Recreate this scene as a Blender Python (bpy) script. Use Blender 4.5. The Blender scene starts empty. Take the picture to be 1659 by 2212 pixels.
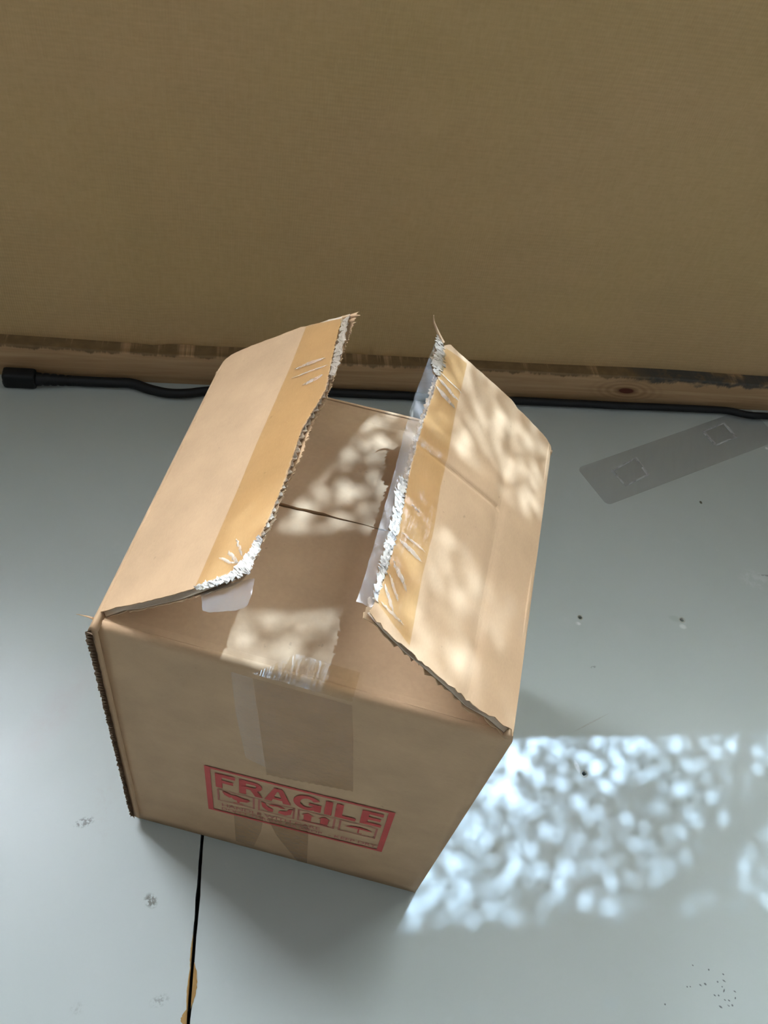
import bpy, bmesh, math, random
import numpy as np
from mathutils import Vector, Matrix
from mathutils.geometry import delaunay_2d_cdt
random.seed(7); rng = np.random.default_rng(7)
scene = bpy.context.scene
COL = scene.collection

# ------------------------------------------------------------------ camera
R = np.array([[0.96707161, 0.20940012, 0.14010222],
              [0.25352218, -0.7442952, -0.60252521],
              [-0.02233821, 0.61820404, -0.77287434]])      # world -> camera (x right, y down, z forward)
CAM = np.array([0.12616289, -0.18413922, 0.63463239]); FPX = 1880.0; CX, CY = 829.5, 1106.0
cd = bpy.data.cameras.new('camera'); cam = bpy.data.objects.new('camera', cd); COL.objects.link(cam)
M = Matrix([[R[0][i], -R[1][i], -R[2][i]] for i in range(3)]).to_4x4(); M.translation = Vector(CAM)
cam.matrix_world = M
cd.sensor_fit = 'HORIZONTAL'; cd.sensor_width = 36; cd.lens = 36*FPX/1659; cd.clip_start = 0.01
scene.camera = cam

# ------------------------------------------------------------------ light and exposure
vs = scene.view_settings
vs.view_transform = 'Standard'; vs.look = 'None'; vs.gamma = 1; vs.use_curve_mapping = False
vs.exposure = 2.65
w = bpy.data.worlds.new('sky'); scene.world = w; w.use_nodes = True
bg = w.node_tree.nodes['Background']; bg.inputs[0].default_value = (0.84, 0.90, 1.0, 1); bg.inputs[1].default_value = 8.0
SUN_EL, SUN_AZ = math.radians(58), math.radians(17)
to_sun = Vector((math.cos(SUN_EL)*math.sin(SUN_AZ), math.cos(SUN_EL)*math.cos(SUN_AZ), math.sin(SUN_EL)))
sl = bpy.data.lights.new('sun', 'SUN'); sun = bpy.data.objects.new('sun', sl); COL.objects.link(sun)
sl.energy = 1.9; sl.angle = math.radians(0.40); sl.color = (0.52, 0.73, 1.0)
sun.rotation_euler = to_sun.to_track_quat('Z', 'Y').to_euler(); sun.location = to_sun*3

# ------------------------------------------------------------------ geometry helpers
TH = math.radians(16.98446866)
DW = np.array([math.cos(TH), math.sin(TH), 0.]); NW = np.array([-math.sin(TH), math.cos(TH), 0.]); PW = np.array([.1, .48167247, 0.])
def wp(a, b, z): return PW + a*DW + b*NW + np.array([0, 0, z])      # wall frame: along the wall, behind its batten front, up
def to_ab(P): return float((P-PW) @ DW), float((P-PW) @ NW)
def ray(px): return R.T @ np.array([(px[0]-CX)/FPX, (px[1]-CY)/FPX, 1.0])
def onz(px, z=0.): v = ray(px); return CAM + v*((z-CAM[2])/v[2])
def onp(px, p0, n): v = ray(px); return CAM + v*(((p0-CAM) @ n)/(v @ n))

def mk(name, verts, faces, mat, parent=None, smooth=False):
    me = bpy.data.meshes.new(name); me.from_pydata([tuple(map(float, v)) for v in verts], [], faces); me.update()
    if isinstance(mat, (list, tuple)):
        for m in mat: me.materials.append(m)
    else: me.materials.append(mat)
    if smooth: me.polygons.foreach_set('use_smooth', [True]*len(me.polygons))
    o = bpy.data.objects.new(name, me); COL.objects.link(o)
    if parent is not None: o.parent = parent
    return o
def tag(o, label=None, cat=None, kind=None, group=None):
    if label: o['label'] = label
    if cat: o['category'] = cat
    if kind: o['kind'] = kind
    if group: o['group'] = group
    return o
class MB:
    def __init__(s): s.v = []; s.f = []
    def add(s, vs_, fs):
        n = len(s.v); s.v += [np.array(q, float) for q in vs_]; s.f += [tuple(i+n for i in f) for f in fs]
    def box(s, fn, a0, a1, b0, b1, z0, z1):
        P = [fn(a, b, z) for z in (z0, z1) for b in (b0, b1) for a in (a0, a1)]
        s.add(P, [(0, 2, 3, 1), (4, 5, 7, 6), (0, 1, 5, 4), (2, 6, 7, 3), (0, 4, 6, 2), (1, 3, 7, 5)])
    def tube(s, path, rad, n=10, cap=True):
        path = [np.array(p, float) for p in path]; m = len(path)
        if not hasattr(rad, '__len__'): rad = [rad]*m
        V = []; up = np.array([0, 0, 1.])
        for i, p in enumerate(path):
            t = path[min(i+1, m-1)]-path[max(i-1, 0)]; t = t/(np.linalg.norm(t)+1e-12)
            u = up if abs(t[2]) < .95 else np.array([1., 0, 0])
            x = np.cross(t, u); x /= np.linalg.norm(x); y = np.cross(x, t)
            for k in range(n):
                q = 2*math.pi*k/n; V.append(p+rad[i]*(math.cos(q)*x+math.sin(q)*y))
        F = [(i*n+k, i*n+(k+1) % n, (i+1)*n+(k+1) % n, (i+1)*n+k) for i in range(m-1) for k in range(n)]
        if cap: F += [tuple(range(n))[::-1], tuple((m-1)*n+k for k in range(n))]
        s.add(V, F)
    def sheet(s, G, nrm, t):
        """solid from a grid of points G[i][j] (top) and offset -nrm*t"""
        G = np.array(G, float); n, m, _ = G.shape
        N = np.array(nrm, float)
        if N.ndim == 1: N = np.broadcast_to(N, G.shape)
        V = list(G.reshape(-1, 3))+list((G-N*t).reshape(-1, 3)); o = n*m; F = []
        for i in range(n-1):
            for j in range(m-1):
                a, b, c, d = i*m+j, (i+1)*m+j, (i+1)*m+j+1, i*m+j+1
                F.append((a, b, c, d)); F.append((o+a, o+d, o+c, o+b))
        ring = [(i, 0) for i in range(n)]+[(n-1, j) for j in range(1, m)]+[(i, m-1) for i in range(n-2, -1, -1)]+[(0, j) for j in range(m-2, 0, -1)]
        ids = [i*m+j for i, j in ring]
        for k in range(len(ids)):
            a, b = ids[k], ids[(k+1) % len(ids)]; F.append((b, a, o+a, o+b))
        s.add(V, F)
    def grid(s, G):
        G = np.array(G, float); n, m_, _ = G.shape
        s.add(list(G.reshape(-1, 3)), [(i*m_+j, (i+1)*m_+j, (i+1)*m_+j+1, i*m_+j+1) for i in range(n-1) for j in range(m_-1)])
    def build(s, name, mat, parent=None, smooth=False): return mk(name, s.v, s.f, mat, parent, smooth)
def resample(P, n):
    P = np.array(P, float); d = np.r_[0, np.cumsum(np.linalg.norm(np.diff(P, axis=0), axis=1))]
    t = np.linspace(0, d[-1], n); return np.stack([np.interp(t, d, P[:, k]) for k in range(P.shape[1])], 1)
def catmull(P, n):
    P = np.array(P, float); out = []
    for i in range(len(P)-1):
        p0, p1, p2, p3 = P[max(i-1, 0)], P[i], P[i+1], P[min(i+2, len(P)-1)]
        for k in range(n):
            t = k/n; out.append(.5*((2*p1)+(-p0+p2)*t+(2*p0-5*p1+4*p2-p3)*t*t+(-p0+3*p1-3*p2+p3)*t**3))
    out.append(P[-1]); return np.array(out)
def smooth_noise(n, scale):
    k = max(2, int(n/scale)+2); return np.interp(np.linspace(0, k-1, n), np.arange(k), rng.normal(0, 1, k))

# ------------------------------------------------------------------ materials
class NT:
    def __init__(s, name):
        s.m = bpy.data.materials.new(name); s.m.use_nodes = True; s.t = s.m.node_tree; s.t.nodes.clear()
        s.out = s.n('ShaderNodeOutputMaterial')
    def n(s, typ, **kw):
        o = s.t.nodes.new(typ)
        for k, v in kw.items():
            if k.startswith('i_'): o.inputs[k[2:].replace('_', ' ')].default_value = v
            else: setattr(o, k, v)
        return o
    def l(s, a, b): s.t.links.new(a, b)
    def put(s, sock, v):
        if hasattr(v, 'is_output') or hasattr(v, 'links'): s.l(v, sock)
        else: sock.default_value = v
    def coord(s, scale=(1, 1, 1), rot=(0, 0, 0), loc=(0, 0, 0)):
        c = s.n('ShaderNodeTexCoord'); m = s.n('ShaderNodeMapping'); m.inputs['Scale'].default_value = scale
        m.inputs['Rotation'].default_value = rot; m.inputs['Location'].default_value = loc
        s.l(c.outputs['Object'], m.inputs[0]); return m.outputs[0]
    def noise(s, vec, scale, detail=4, rough=.55, dist=0.):
        o = s.n('ShaderNodeTexNoise'); s.l(vec, o.inputs['Vector']); o.inputs['Scale'].default_value = scale
        o.inputs['Detail'].default_value = detail; o.inputs['Roughness'].default_value = rough; o.inputs['Distortion'].default_value = dist
        return o.outputs['Fac']
    def ramp(s, fac, a, b, ca, cb, interp='LINEAR'):
        o = s.n('ShaderNodeValToRGB'); o.color_ramp.interpolation = interp
        e = o.color_ramp.elements; e[0].position = a; e[1].position = b; e[0].color = (*ca, 1) if len(ca) == 3 else ca; e[1].color = (*cb, 1) if len(cb) == 3 else cb
        s.l(fac, o.inputs[0]); return o.outputs[0]
    def mix(s, fac, a, b, blend='MIX'):
        o = s.n('ShaderNodeMix', data_type='RGBA', blend_type=blend)
        s.put(o.inputs[0], fac)
        for sock, v in ((o.inputs[6], a), (o.inputs[7], b)):
            if isinstance(v, tuple): sock.default_value = (*v, 1) if len(v) == 3 else v
            else: s.l(v, sock)
        return o.outputs[2]
    def math(s, op, a, b=0., c=0.):
        o = s.n('ShaderNodeMath', operation=op)
        for i, v in enumerate((a, b, c)): s.put(o.inputs[i], v)
        return o.outputs[0]
    def bump(s, h, strength=.3, dist=.001):
        o = s.n('ShaderNodeBump'); o.inputs['Strength'].default_value = strength; o.inputs['Distance'].default_value = dist
        s.l(h, o.inputs['Height']); return o.outputs[0]
    def princ(s, color, rough=.6, normal=None, spec=.5, **kw):
        o = s.n('ShaderNodeBsdfPrincipled'); 
        if isinstance(color, tuple): o.inputs['Base Color'].default_value = (*color, 1)
        else: s.l(color, o.inputs['Base Color'])
        s.put(o.inputs['Roughness'], rough); o.inputs['Specular IOR Level'].default_value = spec
        if normal is not None: s.l(normal, o.inputs['Normal'])
        for k, v in kw.items(): o.inputs[k.replace('_', ' ')].default_value = v
        s.l(o.outputs[0], s.out.inputs[0]); return o
    def ellipse(s, vec, cx, cy, rx, ry, ang, soft=.3):
        """mask 1 inside an ellipse lying in the x-y plane of vec, jagged by noise"""
        m = s.n('ShaderNodeMapping', vector_type='TEXTURE'); m.inputs['Location'].default_value = (cx, cy, 0)
        m.inputs['Rotation'].default_value = (0, 0, ang); m.inputs['Scale'].default_value = (rx, ry, 1); s.l(vec, m.inputs[0])
        d = s.n('ShaderNodeVectorMath', operation='LENGTH')
        fl = s.n('ShaderNodeVectorMath', operation='MULTIPLY'); fl.inputs[1].default_value = (1, 1, 0); s.l(m.outputs[0], fl.inputs[0]); s.l(fl.outputs[0], d.inputs[0])
        r = s.n('ShaderNodeMapRange'); s.l(d.outputs['Value'], r.inputs[0]); r.inputs[1].default_value = 1; r.inputs[2].default_value = 1-soft
        return r.outputs[0]

def kraft(name, base=(.52, .348, .202), dark=.86):
    t = NT(name); c = t.coord()
    col = t.mix(t.ramp(t.noise(c, 38, 5), .35, .7, (0, 0, 0), (1, 1, 1)), tuple(x*dark for x in base), base)
    fib = t.noise(t.coord((1, 1, 6)), 420, 3)
    col = t.mix(t.ramp(fib, .3, .75, (0, 0, 0), (.16, .16, .16)), col, tuple(min(1, x*1.35) for x in base))
    speck = t.ramp(t.noise(c, 260, 2), .73, .78, (0, 0, 0), (.35, .35, .35))
    col = t.mix(speck, col, tuple(x*.45 for x in base))
    t.princ(col, .72, t.bump(t.noise(c, 160, 5), .12, .0006), .25); return t.m
KRAFT = kraft('kraft_cardboard')
KRAFT_EDGE = kraft('raw_cardboard_edge', (.32, .225, .145), .55)
FLUTE = kraft('corrugated_medium', (.62, .50, .37), .8)
def film(name, tint, rough=.15, fog=0., fogcol=(.8, .8, .8), bumpstr=.25, bscale=(60, 8, 60), gloss=.045):
    t = NT(name); c = t.coord(bscale); nz = t.noise(c, 3.5, 4, .6, .4); nb = t.bump(nz, bumpstr, .002)
    tr = t.n('ShaderNodeBsdfTransparent'); tr.inputs[0].default_value = (*tint, 1)
    base = tr.outputs[0]
    if fog:
        df = t.n('ShaderNodeBsdfDiffuse'); df.inputs[0].default_value = (*fogcol, 1)
        mx = t.n('ShaderNodeMixShader'); t.l(t.ramp(nz, .3, .75, (fog*.5,)*3, (fog,)*3), mx.inputs[0]); t.l(base, mx.inputs[1]); t.l(df.outputs[0], mx.inputs[2]); base = mx.outputs[0]
    gl = t.n('ShaderNodeBsdfGlossy'); gl.inputs['Roughness'].default_value = rough; t.l(nb, gl.inputs['Normal'])
    lw = t.n('ShaderNodeLayerWeight'); lw.inputs[0].default_value = .5; t.l(nb, lw.inputs['Normal'])
    fr = t.math('ADD', t.math('MULTIPLY', t.math('POWER', lw.outputs['Facing'], 5.), .7), gloss)
    mx = t.n('ShaderNodeMixShader'); t.l(fr, mx.inputs[0]); t.l(base, mx.inputs[1]); t.l(gl.outputs[0], mx.inputs[2])
    t.l(mx.outputs[0], t.out.inputs[0]); return t.m
TAPE = film('amber_clear_tape', (.955, .885, .74))
TAPE_FRONT = film('dull_clear_tape', (.90, .845, .76), .3)
TAPE_PALE = film('pale_clear_tape', (.98, .97, .96), .3, .06, (.8, .75, .75))
TAPE_CLEAR = film('clear_tape', (.90, .91, .92), .18, .19, (.75, .77, .78))
FILM = film('grey_plastic_film', (.96, .955, .955), .3, .04, (.35, .35, .36), .05)
FILM_PAD = film('clear_adhesive_pad', (.98, .98, .98), .25, .05, (.6, .62, .62), .1)
PAD_RIM_SHINE = film('pad_rim_highlight', (.98, .98, .98), .25, .55, (.85, .86, .86), .1, gloss=.02)  # pale fog paints the highlight along the raised rims
def torn():
    t = NT('torn_white_paper'); c = t.coord()
    col = t.ramp(t.noise(c, 130, 6, .65), .36, .52, (.30, .28, .26), (.60, .56, .49))
    t.princ(col, .7, t.bump(t.noise(c, 300, 4), .6, .001), .3); return t.m
TORN = torn(); TORN_BROWN = kraft('torn_liner', (.48, .40, .31), .5)
def plain(name, col, rough=.5, spec=.5, **kw):
    t = NT(name); c = t.coord(); cc = t.mix(t.noise(c, 60, 4), tuple(x*.8 for x in col), tuple(min(1, x*1.15) for x in col))
    t.princ(cc, rough, t.bump(t.noise(c, 250, 3), .08, .0005), spec, **kw); return t.m
RED = plain('red_stamp_ink', (.52, .075, .065), .6, .25)
RED_FAINT = plain('faint_red_ink', (.44, .15, .11), .6, .25)
BLACK = plain('black_rubber', (.007, .008, .009), .5, .3)
DARK = plain('dark_hole', (.02, .018, .014), .9, .1)
WHITEWALL = plain('bare_render', (.08, .078, .073), .8, .2)
OCHRE = plain('bare_wood', (.36, .22, .08), .8, .2)
def leafmat():
    t = NT('leaf_green'); d = t.n('ShaderNodeBsdfDiffuse'); d.inputs[0].default_value = (.14, .17, .11, 1); r = t.n('ShaderNodeBsdfTranslucent'); r.inputs[0].default_value = (.24, .29, .19, 1)
    x = t.n('ShaderNodeMixShader'); x.inputs[0].default_value = .55; t.l(d.outputs[0], x.inputs[1]); t.l(r.outputs[0], x.inputs[2]); t.l(x.outputs[0], t.out.inputs[0]); return t.m
LEAF = leafmat()
BARK = plain('vine_bark', (.10, .07, .045), .9, .2)
FRAME = plain('painted_frame', (.5, .5, .47), .6, .3)

def floor_paint():
    t = NT('grey_green_floor_paint'); c = t.coord()
    col = t.mix(t.ramp(t.noise(c, 5, 3), .35, .7, (0, 0, 0), (1, 1, 1)), (.408, .453, .428), (.438, .478, .455))
    col = t.mix(t.ramp(t.noise(c, 40, 6, .65), .62, .8, (0, 0, 0), (.18, .18, .18)), col, (.56, .58, .56))
    def mark(px, w_, h_, ang, colr, strength, sc=350, lo=.45, hi=.6, soft=.5):
        nonlocal col
        P = onz(px); k = t.ellipse(c, P[0], P[1], w_, h_, ang, soft)
        k = t.math('MULTIPLY', k, t.ramp(t.noise(c, sc, 4, .6), lo, hi, (0, 0, 0), (strength,)*3)); col = t.mix(k, col, colr)
    mark((327, 1947), .006, .0045, -.6, (.12, .12, .09), .85, 380, .42, .52)
    mark((185, 1778), .008, .004, .6, (.14, .14, .12), .8, 420, .47, .56)
    mark((345, 2163), .007, .004, .6, (.2, .2, .18), .6, 420, .46, .6)
    mark((170, 2180), .006, .004, .6, (.3, .3, .28), .5, 300, .46, .6)
    mark((125, 1540), .016, .055, -.22, (.43, .36, .35), .38, 60, .3, .6, .8)
    mark((230, 1740), .012, .03, .4, (.40, .38, .36), .35, 150, .5, .65, .8)
    for x, y, rx, ry in ((1019, 370, 3, 2), (947, 467, 2.5, 2.5), (1030, 455, 5, 2), (1005, 530, 2, 2), (1028, 580, 2, 5), (910, 640, 3.5, 1.8), (960, 642, 2.5, 2.2), (1040, 700, 3, 1.5), (1092, 706, 3.5, 1.7), (985, 788, 5, 2.4), (1085, 772, 3.5, 1.8), (1133, 768, 3, 2.6), (1165, 590, 4, 2), (1172, 675, 2, 3), (790, 496, 4, 2.6), (730, 510, 4, 2), (600, 530, 2, 1.6), (560, 532, 2, 2), (835, 312, 2.5, 2.5), (632, 256, 2.5, 1.6), (278, 758, 2.4, 2.4)):
        mark((1380+x/5.946, 2040+y/5.946), rx*.00033, ry*.00033, -.35, (.06, .055, .06), .85, 500, .2, .45, .6)
    mark((1620, 1250), .018, .014, .2, (.56, .58, .57), .5, 120, .45, .6)
    mark((1650, 1242), .012, .0012, .2, (.15, .15, .14), .7, 320, .42, .5)
    mark((1450, 1335), .007, .004, 0, (.36, .40, .37), .7, 100, .2, .4)
    mark((1467, 1352), .004, .003, 0, (.66, .68, .66), .7, 100, .2, .4)
    mark((1243, 1346), .003, .002, 0, (.68, .70, .68), .8, 100, .2, .4)
    mark((1240, 1655), .0022, .006, .5, (.75, .77, .76), .8, 100, .2, .4)
    mark((1270, 1560), .0008, .022, -.85, (.34, .32, .28), .6, 200, .3, .5)
    mark((1275, 1440), .003, .0015, .6, (.18, .18, .17), .7, 300, .4, .5)
    mark((1506, 1084), .0018, .0024, .3, (.05, .05, .02), 1., 100, .1, .2)
    mark((1647, 967), .0022, .0022, .3, (.75, .76, .75), 1., 100, .1, .2)
    t.princ(col, t.ramp(t.noise(c, 14, 4), .3, .7, (.31,)*3, (.40,)*3), t.bump(t.noise(c, 18, 3), .05, .004), .45); return t.m
FLOOR = floor_paint()

def cloth():
    t = NT('brown_woven_cloth'); c = t.coord((1, 1, 1), (0, 0, 0))
    # object space of the covering: x along the wall, y depth, z up
    h1 = t.noise(t.coord((70, 1, 230)), 1.2, 5, .65, .25)
    h2 = t.noise(t.coord((260, 1, 60)), 1.2, 5, .65, .25)
    wv = t.n('ShaderNodeTexWave', wave_type='BANDS', bands_direction='Z'); t.l(t.coord(), wv.inputs[0]); wv.inputs['Scale'].default_value = 88; wv.inputs['Distortion'].default_value = 1.2; wv.inputs['Detail'].default_value = 2; wv.inputs['Detail Scale'].default_value = .6
    wv2 = t.n('ShaderNodeTexWave', wave_type='BANDS', bands_direction='X'); t.l(t.coord(), wv2.inputs[0]); wv2.inputs['Scale'].default_value = 150; wv2.inputs['Distortion'].default_value = 1.5; wv2.inputs['Detail'].default_value = 2
    weave = t.math('ADD', t.math('MULTIPLY', wv.outputs[1], .6), t.math('MULTIPLY', wv2.outputs[1], .4))
    weave = t.math('MULTIPLY', weave, t.ramp(t.noise(c, 7, 3), .35, .65, (.15,)*3, (.9,)*3))
    col = t.mix(t.ramp(t.noise(c, 4, 3), .3, .7, (0, 0, 0), (1, 1, 1)), (.57, .395, .175), (.60, .40, .205))
    col = t.mix(t.ramp(h1,   .35, .7, (0,)*3, (.40,)*3), col, (.44, .305, .13))
    col = t.mix(t.ramp(h2, .4, .7, (0,)*3, (.30,)*3), col, (.66, .47, .25))
    col = t.mix(t.math('MULTIPLY', weave, .30), col, (.40, .285, .125))
    hh = t.math('ADD', t.math('MULTIPLY', weave, 1.), t.math('MULTIPLY', h1, .8))
    t.princ(col, .85, t.bump(hh, .22, .0012), .15, Sheen_Weight=.1); return t.m
CLOTH = cloth()
def pine():
    t = NT('raw_pine'); c = t.coord()           # object space: x along, y depth, z up
    g = t.noise(t.coord((3, 60, 60), (0, 0, 0)), 2.2, 5, .6, .8)
    col = t.ramp(g, .3, .7, (.42, .255, .12), (.57, .38, .21))
    # knot
    kP = to_ab(onp((1352, 838), PW, NW)); 
    m = t.n('ShaderNodeMapping', vector_type='TEXTURE'); m.inputs['Location'].default_value = (kP[0], 0, .021); m.inputs['Scale'].default_value = (.014, 1, .0062); m.inputs['Rotation'].default_value = (0, .1, 0); t.l(c, m.inputs[0])
    fl = t.n('ShaderNodeVectorMath', operation='MULTIPLY'); fl.inputs[1].default_value = (1, 0, 1); t.l(m.outputs[0], fl.inputs[0])
    d = t.n('ShaderNodeVectorMath', operation='LENGTH'); t.l(fl.outputs[0], d.inputs[0])
    rings = t.math('SINE', t.math('MULTIPLY', d.outputs['Value'], 9.)); near = t.ramp(d.outputs['Value'], .0, 1., (1,)*3, (0,)*3); near = t.ramp(t.math('DIVIDE', d.outputs['Value'], 4.), .1, .9, (1,)*3, (0,)*3)
    col = t.mix(t.math('MULTIPLY', t.math('MULTIPLY', t.math('ADD', t.math('MULTIPLY', rings, .5), .5), near), .55), col, (.20, .085, .04))
    col = t.mix(t.ramp(d.outputs['Value'], .55, .85, (1,)*3, (0,)*3), col, (.10, .028, .015))
    # brown stain with a ragged lower edge along the top of the batten
    sp = t.n('ShaderNodeSeparateXYZ'); t.l(c, sp.inputs[0])
    rag = t.math('ADD', sp.outputs[2], t.math('MULTIPLY', t.math('SUBTRACT', t.noise(t.coord((1, 0, 0)), 55, 5, .7), .5), .018))
    st = t.n('ShaderNodeMapRange'); t.l(rag, st.inputs[0]); st.inputs[1].default_value = .0385; st.inputs[2].default_value = .0405
    col = t.mix(t.math('MULTIPLY', st.outputs[0], .9), col, t.ramp(t.noise(c, 70, 4), .3, .7, (.13, .085, .04), (.20, .13, .06)))
    # grey black smear at the right end
    ax = t.n('ShaderNodeMapRange'); t.l(sp.outputs[0], ax.inputs[0]); ax.inputs[1].default_value = .20; ax.inputs[2].default_value = .26
    rag2 = t.math('ADD', sp.outputs[2], t.math('MULTIPLY', t.math('SUBTRACT', t.noise(t.coord((1, 0, 0), loc=(3, 0, 0)), 40, 5, .7), .5), .03))
    s2 = t.n('ShaderNodeMapRange'); t.l(rag2, s2.inputs[0]); s2.inputs[1].default_value = .034; s2.inputs[2].default_value = .037
    k = t.math('MULTIPLY', t.math('MULTIPLY', ax.outputs[0], s2.outputs[0]), t.ramp(t.noise(t.coord((1, 1, 2)), 45, 4), .35, .55, (0,)*3, (.9,)*3))
    col = t.mix(k, col, (.055, .058, .055))
    t.princ(col, .7, t.bump(g, .15, .001), .25); return t.m
PINE = pine()

def in_wall(name, mb, mat, parent=None, smooth=False):
    """mesh given in wall coordinates (a, b, z), placed by an object transform"""
    o = mk(name, mb.v, mb.f, mat, parent, smooth)
    if parent is None:
        o.location = Vector(PW); o.rotation_euler = (0, 0, TH)
    return o
idn = lambda a, b, z: (a, b, z)

# ================================================================== the setting
A0, A1, B0, BT, ZC = -.95, 1.30, -1.45, .0185, 2.2
SILL, HEAD, WA0, WA1, UZ = .762, 2.05, .10, 1.12, 1.32
# floor: a dark sub-floor and two painted boards with an open joint
m = MB(); m.box(wp, A0, A1, B0, .08, -.05, -.022)
floor = tag(m.build('floor', DARK), kind='structure')
holes = [(1247, 1333, .0019), (1465, 1338, .0021), (1255, 1670, .0022)]
c0 = to_ab(onz((436, 1830))); c1 = to_ab(onz((406, 2212)))
def crack_a(b): return c0[0]+(c1[0]-c0[0])*(b-c0[1])/(c1[1]-c0[1])
bs = np.linspace(B0, .07, 420)
def joint(side):
    jit = np.abs(smooth_noise(len(bs), 6))*.00035+np.abs(smooth_noise(len(bs), 1))*.00012
    for cb, wd, amp, sd in ((to_ab(onz((398, 2205)))[1], .006, .0022, -1), (to_ab(onz((413, 2120)))[1], .012, .0008, -1), (to_ab(onz((424, 2130)))[1], .012, .0012, 1)):
        if sd == side: jit = jit+amp*np.clip(1-((bs-cb)/wd)**2, 0, 1)
    return [(crack_a(b)+side*(.0009+j), b) for b, j in zip(bs, jit)]
def board(side):
    J = joint(side); other = A0 if side < 0 else A1
    outline = J+[(other, .07), (other, B0)]
    pts = [Vector(q) for q in outline]; edges = [(i, (i+1) % len(pts)) for i in range(len(pts))]
    hv = []
    if side > 0:
        for hx, hy, r in holes:
            ha, hb = to_ab(onz((hx, hy))); n0 = len(pts); N = 14
            ring = [(ha+r*(1+.22*rng.normal())*math.cos(-2*math.pi*k/N), hb+r*(1+.18*rng.normal())*math.sin(-2*math.pi*k/N)) for k in range(N)]
            pts += [Vector(q) for q in ring]; edges += [(n0+k, n0+(k+1) % N) for k in range(N)]; hv.append((n0, N, ha, hb))
    V, E, F, ov, oe, of = delaunay_2d_cdt(pts, edges, [], 0, 1e-6)
    cen = [(ha, hb) for (_, _, ha, hb) in hv]
    F2 = []
    poly = np.array(outline)
    def inside(q):
        x, y = q; ins = False; n = len(poly)
        xi, yi = poly[:, 0], poly[:, 1]; xj, yj = np.roll(xi, 1), np.roll(yi, 1)
        k = ((yi > y) != (yj > y)) & (x < (xj-xi)*(y-yi)/(yj-yi+1e-18)+xi); return k.sum() % 2 == 1
    for f in F:
        q = sum((V[i] for i in f), Vector((0, 0)))/len(f)
        if not inside(q): continue
        if any((q.x-a)**2+(q.y-b)**2 < .0018**2 and all((V[i].x-a)**2+(V[i].y-b)**2 < .004**2 for i in f) for a, b in cen): continue
        F2.append(tuple(f))
    verts = [wp(v.x, v.y, 0) for v in V]; faces = []
    cnt = {}
    for f in F2:
        n = (verts[f[1]]-verts[f[0]])[0]*(verts[f[2]]-verts[f[0]])[1]-(verts[f[1]]-verts[f[0]])[1]*(verts[f[2]]-verts[f[0]])[0]
        f = f if n > 0 else f[::-1]; faces.append(f)
        for i in range(len(f)): cnt.setdefault((f[i], f[(i+1) % len(f)]), 0)
    n0 = len(verts); verts = verts+[v-np.array([0, 0, .018]) for v in verts]
    for (i, j) in list(cnt):
        if (j, i) not in cnt: faces.append((j, i, n0+i, n0+j))
    return mk('floor_board', verts, faces, FLOOR, floor)
boards = [board(-1), board(1)]
# bare wood showing where the joint is chipped
for px, wd, ln, sd in (((427, 2128), .0032, .026, 1), ((414, 2060), .0010, .022, -1), ((407, 2142), .0013, .030, -1), ((398, 2203), .0036, .012, -1)):
    a_, b_ = to_ab(onz(px)); n = 16; V = []; F = []
    for k in range(n+1):
        b = b_-ln/2+ln*k/n; ww = wd*math.sin(math.pi*k/n)*(.75+.35*random.random())+.0002
        base = crack_a(b)+sd*.0009
        V += [wp(base, b, .0001), wp(base+sd*ww, b, .0004), wp(base+sd*ww*.4, b, .0007), wp(base, b, -.003)]
    for k in range(n):
        i = 4*k; F += [(i, i+2, i+6, i+4), (i+2, i+1, i+5, i+6), (i, i+4, i+7, i+3)]
    tag(mk('bare_wood_chip', V, F, OCHRE, floor), 'bare yellow wood where the paint is chipped along the joint')
for hx, hy, r in holes:        # turned-up rim of paint round each screw hole
    ha, hb = to_ab(onz((hx, hy))); V = []; F = []; N = 18
    for k in range(N):
        q = 2*math.pi*k/N; hgt = .0005*(.5+.5*random.random())
        for rr, zz in ((r*.85, -.002), (r*1.02, hgt), (r*1.45, .0001)): V.append(wp(ha+rr*math.cos(q), hb+rr*math.sin(q), zz))
    for k in range(N):
        i = 3*k; j = 3*((k+1) % N); F += [(i, j, j+1, i+1), (i+1, j+1, j+2, i+2)]
    tag(mk('screw_hole', V, F, plain('chipped_paint', (.42, .42, .36), .7), floor, True), 'small dark screw hole with a raised rim of chipped paint')

# back wall: masonry round a window opening, covered with brown cloth below the sill
W_OUT = BT+.055; LW1 = -.46
m = MB(); m.box(idn, A0, A1, BT, W_OUT, -.022, SILL); m.box(idn, LW1, WA0, BT, W_OUT, SILL, UZ); m.box(idn, A0, A0+.06, BT, W_OUT, SILL, HEAD); m.box(idn, WA1, A1, BT, W_OUT, SILL, HEAD); m.box(idn, A0, A1, BT, W_OUT, HEAD, ZC)
wall_back = tag(in_wall('wall_back', m, WHITEWALL), kind='structure')
na, nz = 150, 80; G = []
for i in range(na+1):
    a = A0+.002+(A1-A0-.004)*i/na; row = []
    for j in range(nz+1):
        z = .034+(SILL-.036)*j/nz
        fold_a = -.262+.012*math.sin(z*6)                      # soft vertical fold left of the middle
        b = BT-.0022-.0024*math.exp(-((a-fold_a)/.012)**2)+.0016*math.exp(-((a-fold_a-.02)/.014)**2)
        b -= .0035*math.sin(a*5.2+.6)*math.sin(z*5+.3)**2*.5+.0010*math.sin(a*17+z*9)
        for za, sl_, am in ((.20, .05, .0009), (.155, -.03, .0008), (.262, -.10, .0009), (.095, .02, .0007)):
            b -= 1.6*am*math.exp(-((z-za-sl_*(a-.1)+.006*math.sin(a*9))/.006)**2)
        b = min(b, BT-.0006); row.append((a, b, z))
    G.append(row)
m = MB(); m.sheet(G, (0, -1, 0), .0005)
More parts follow.
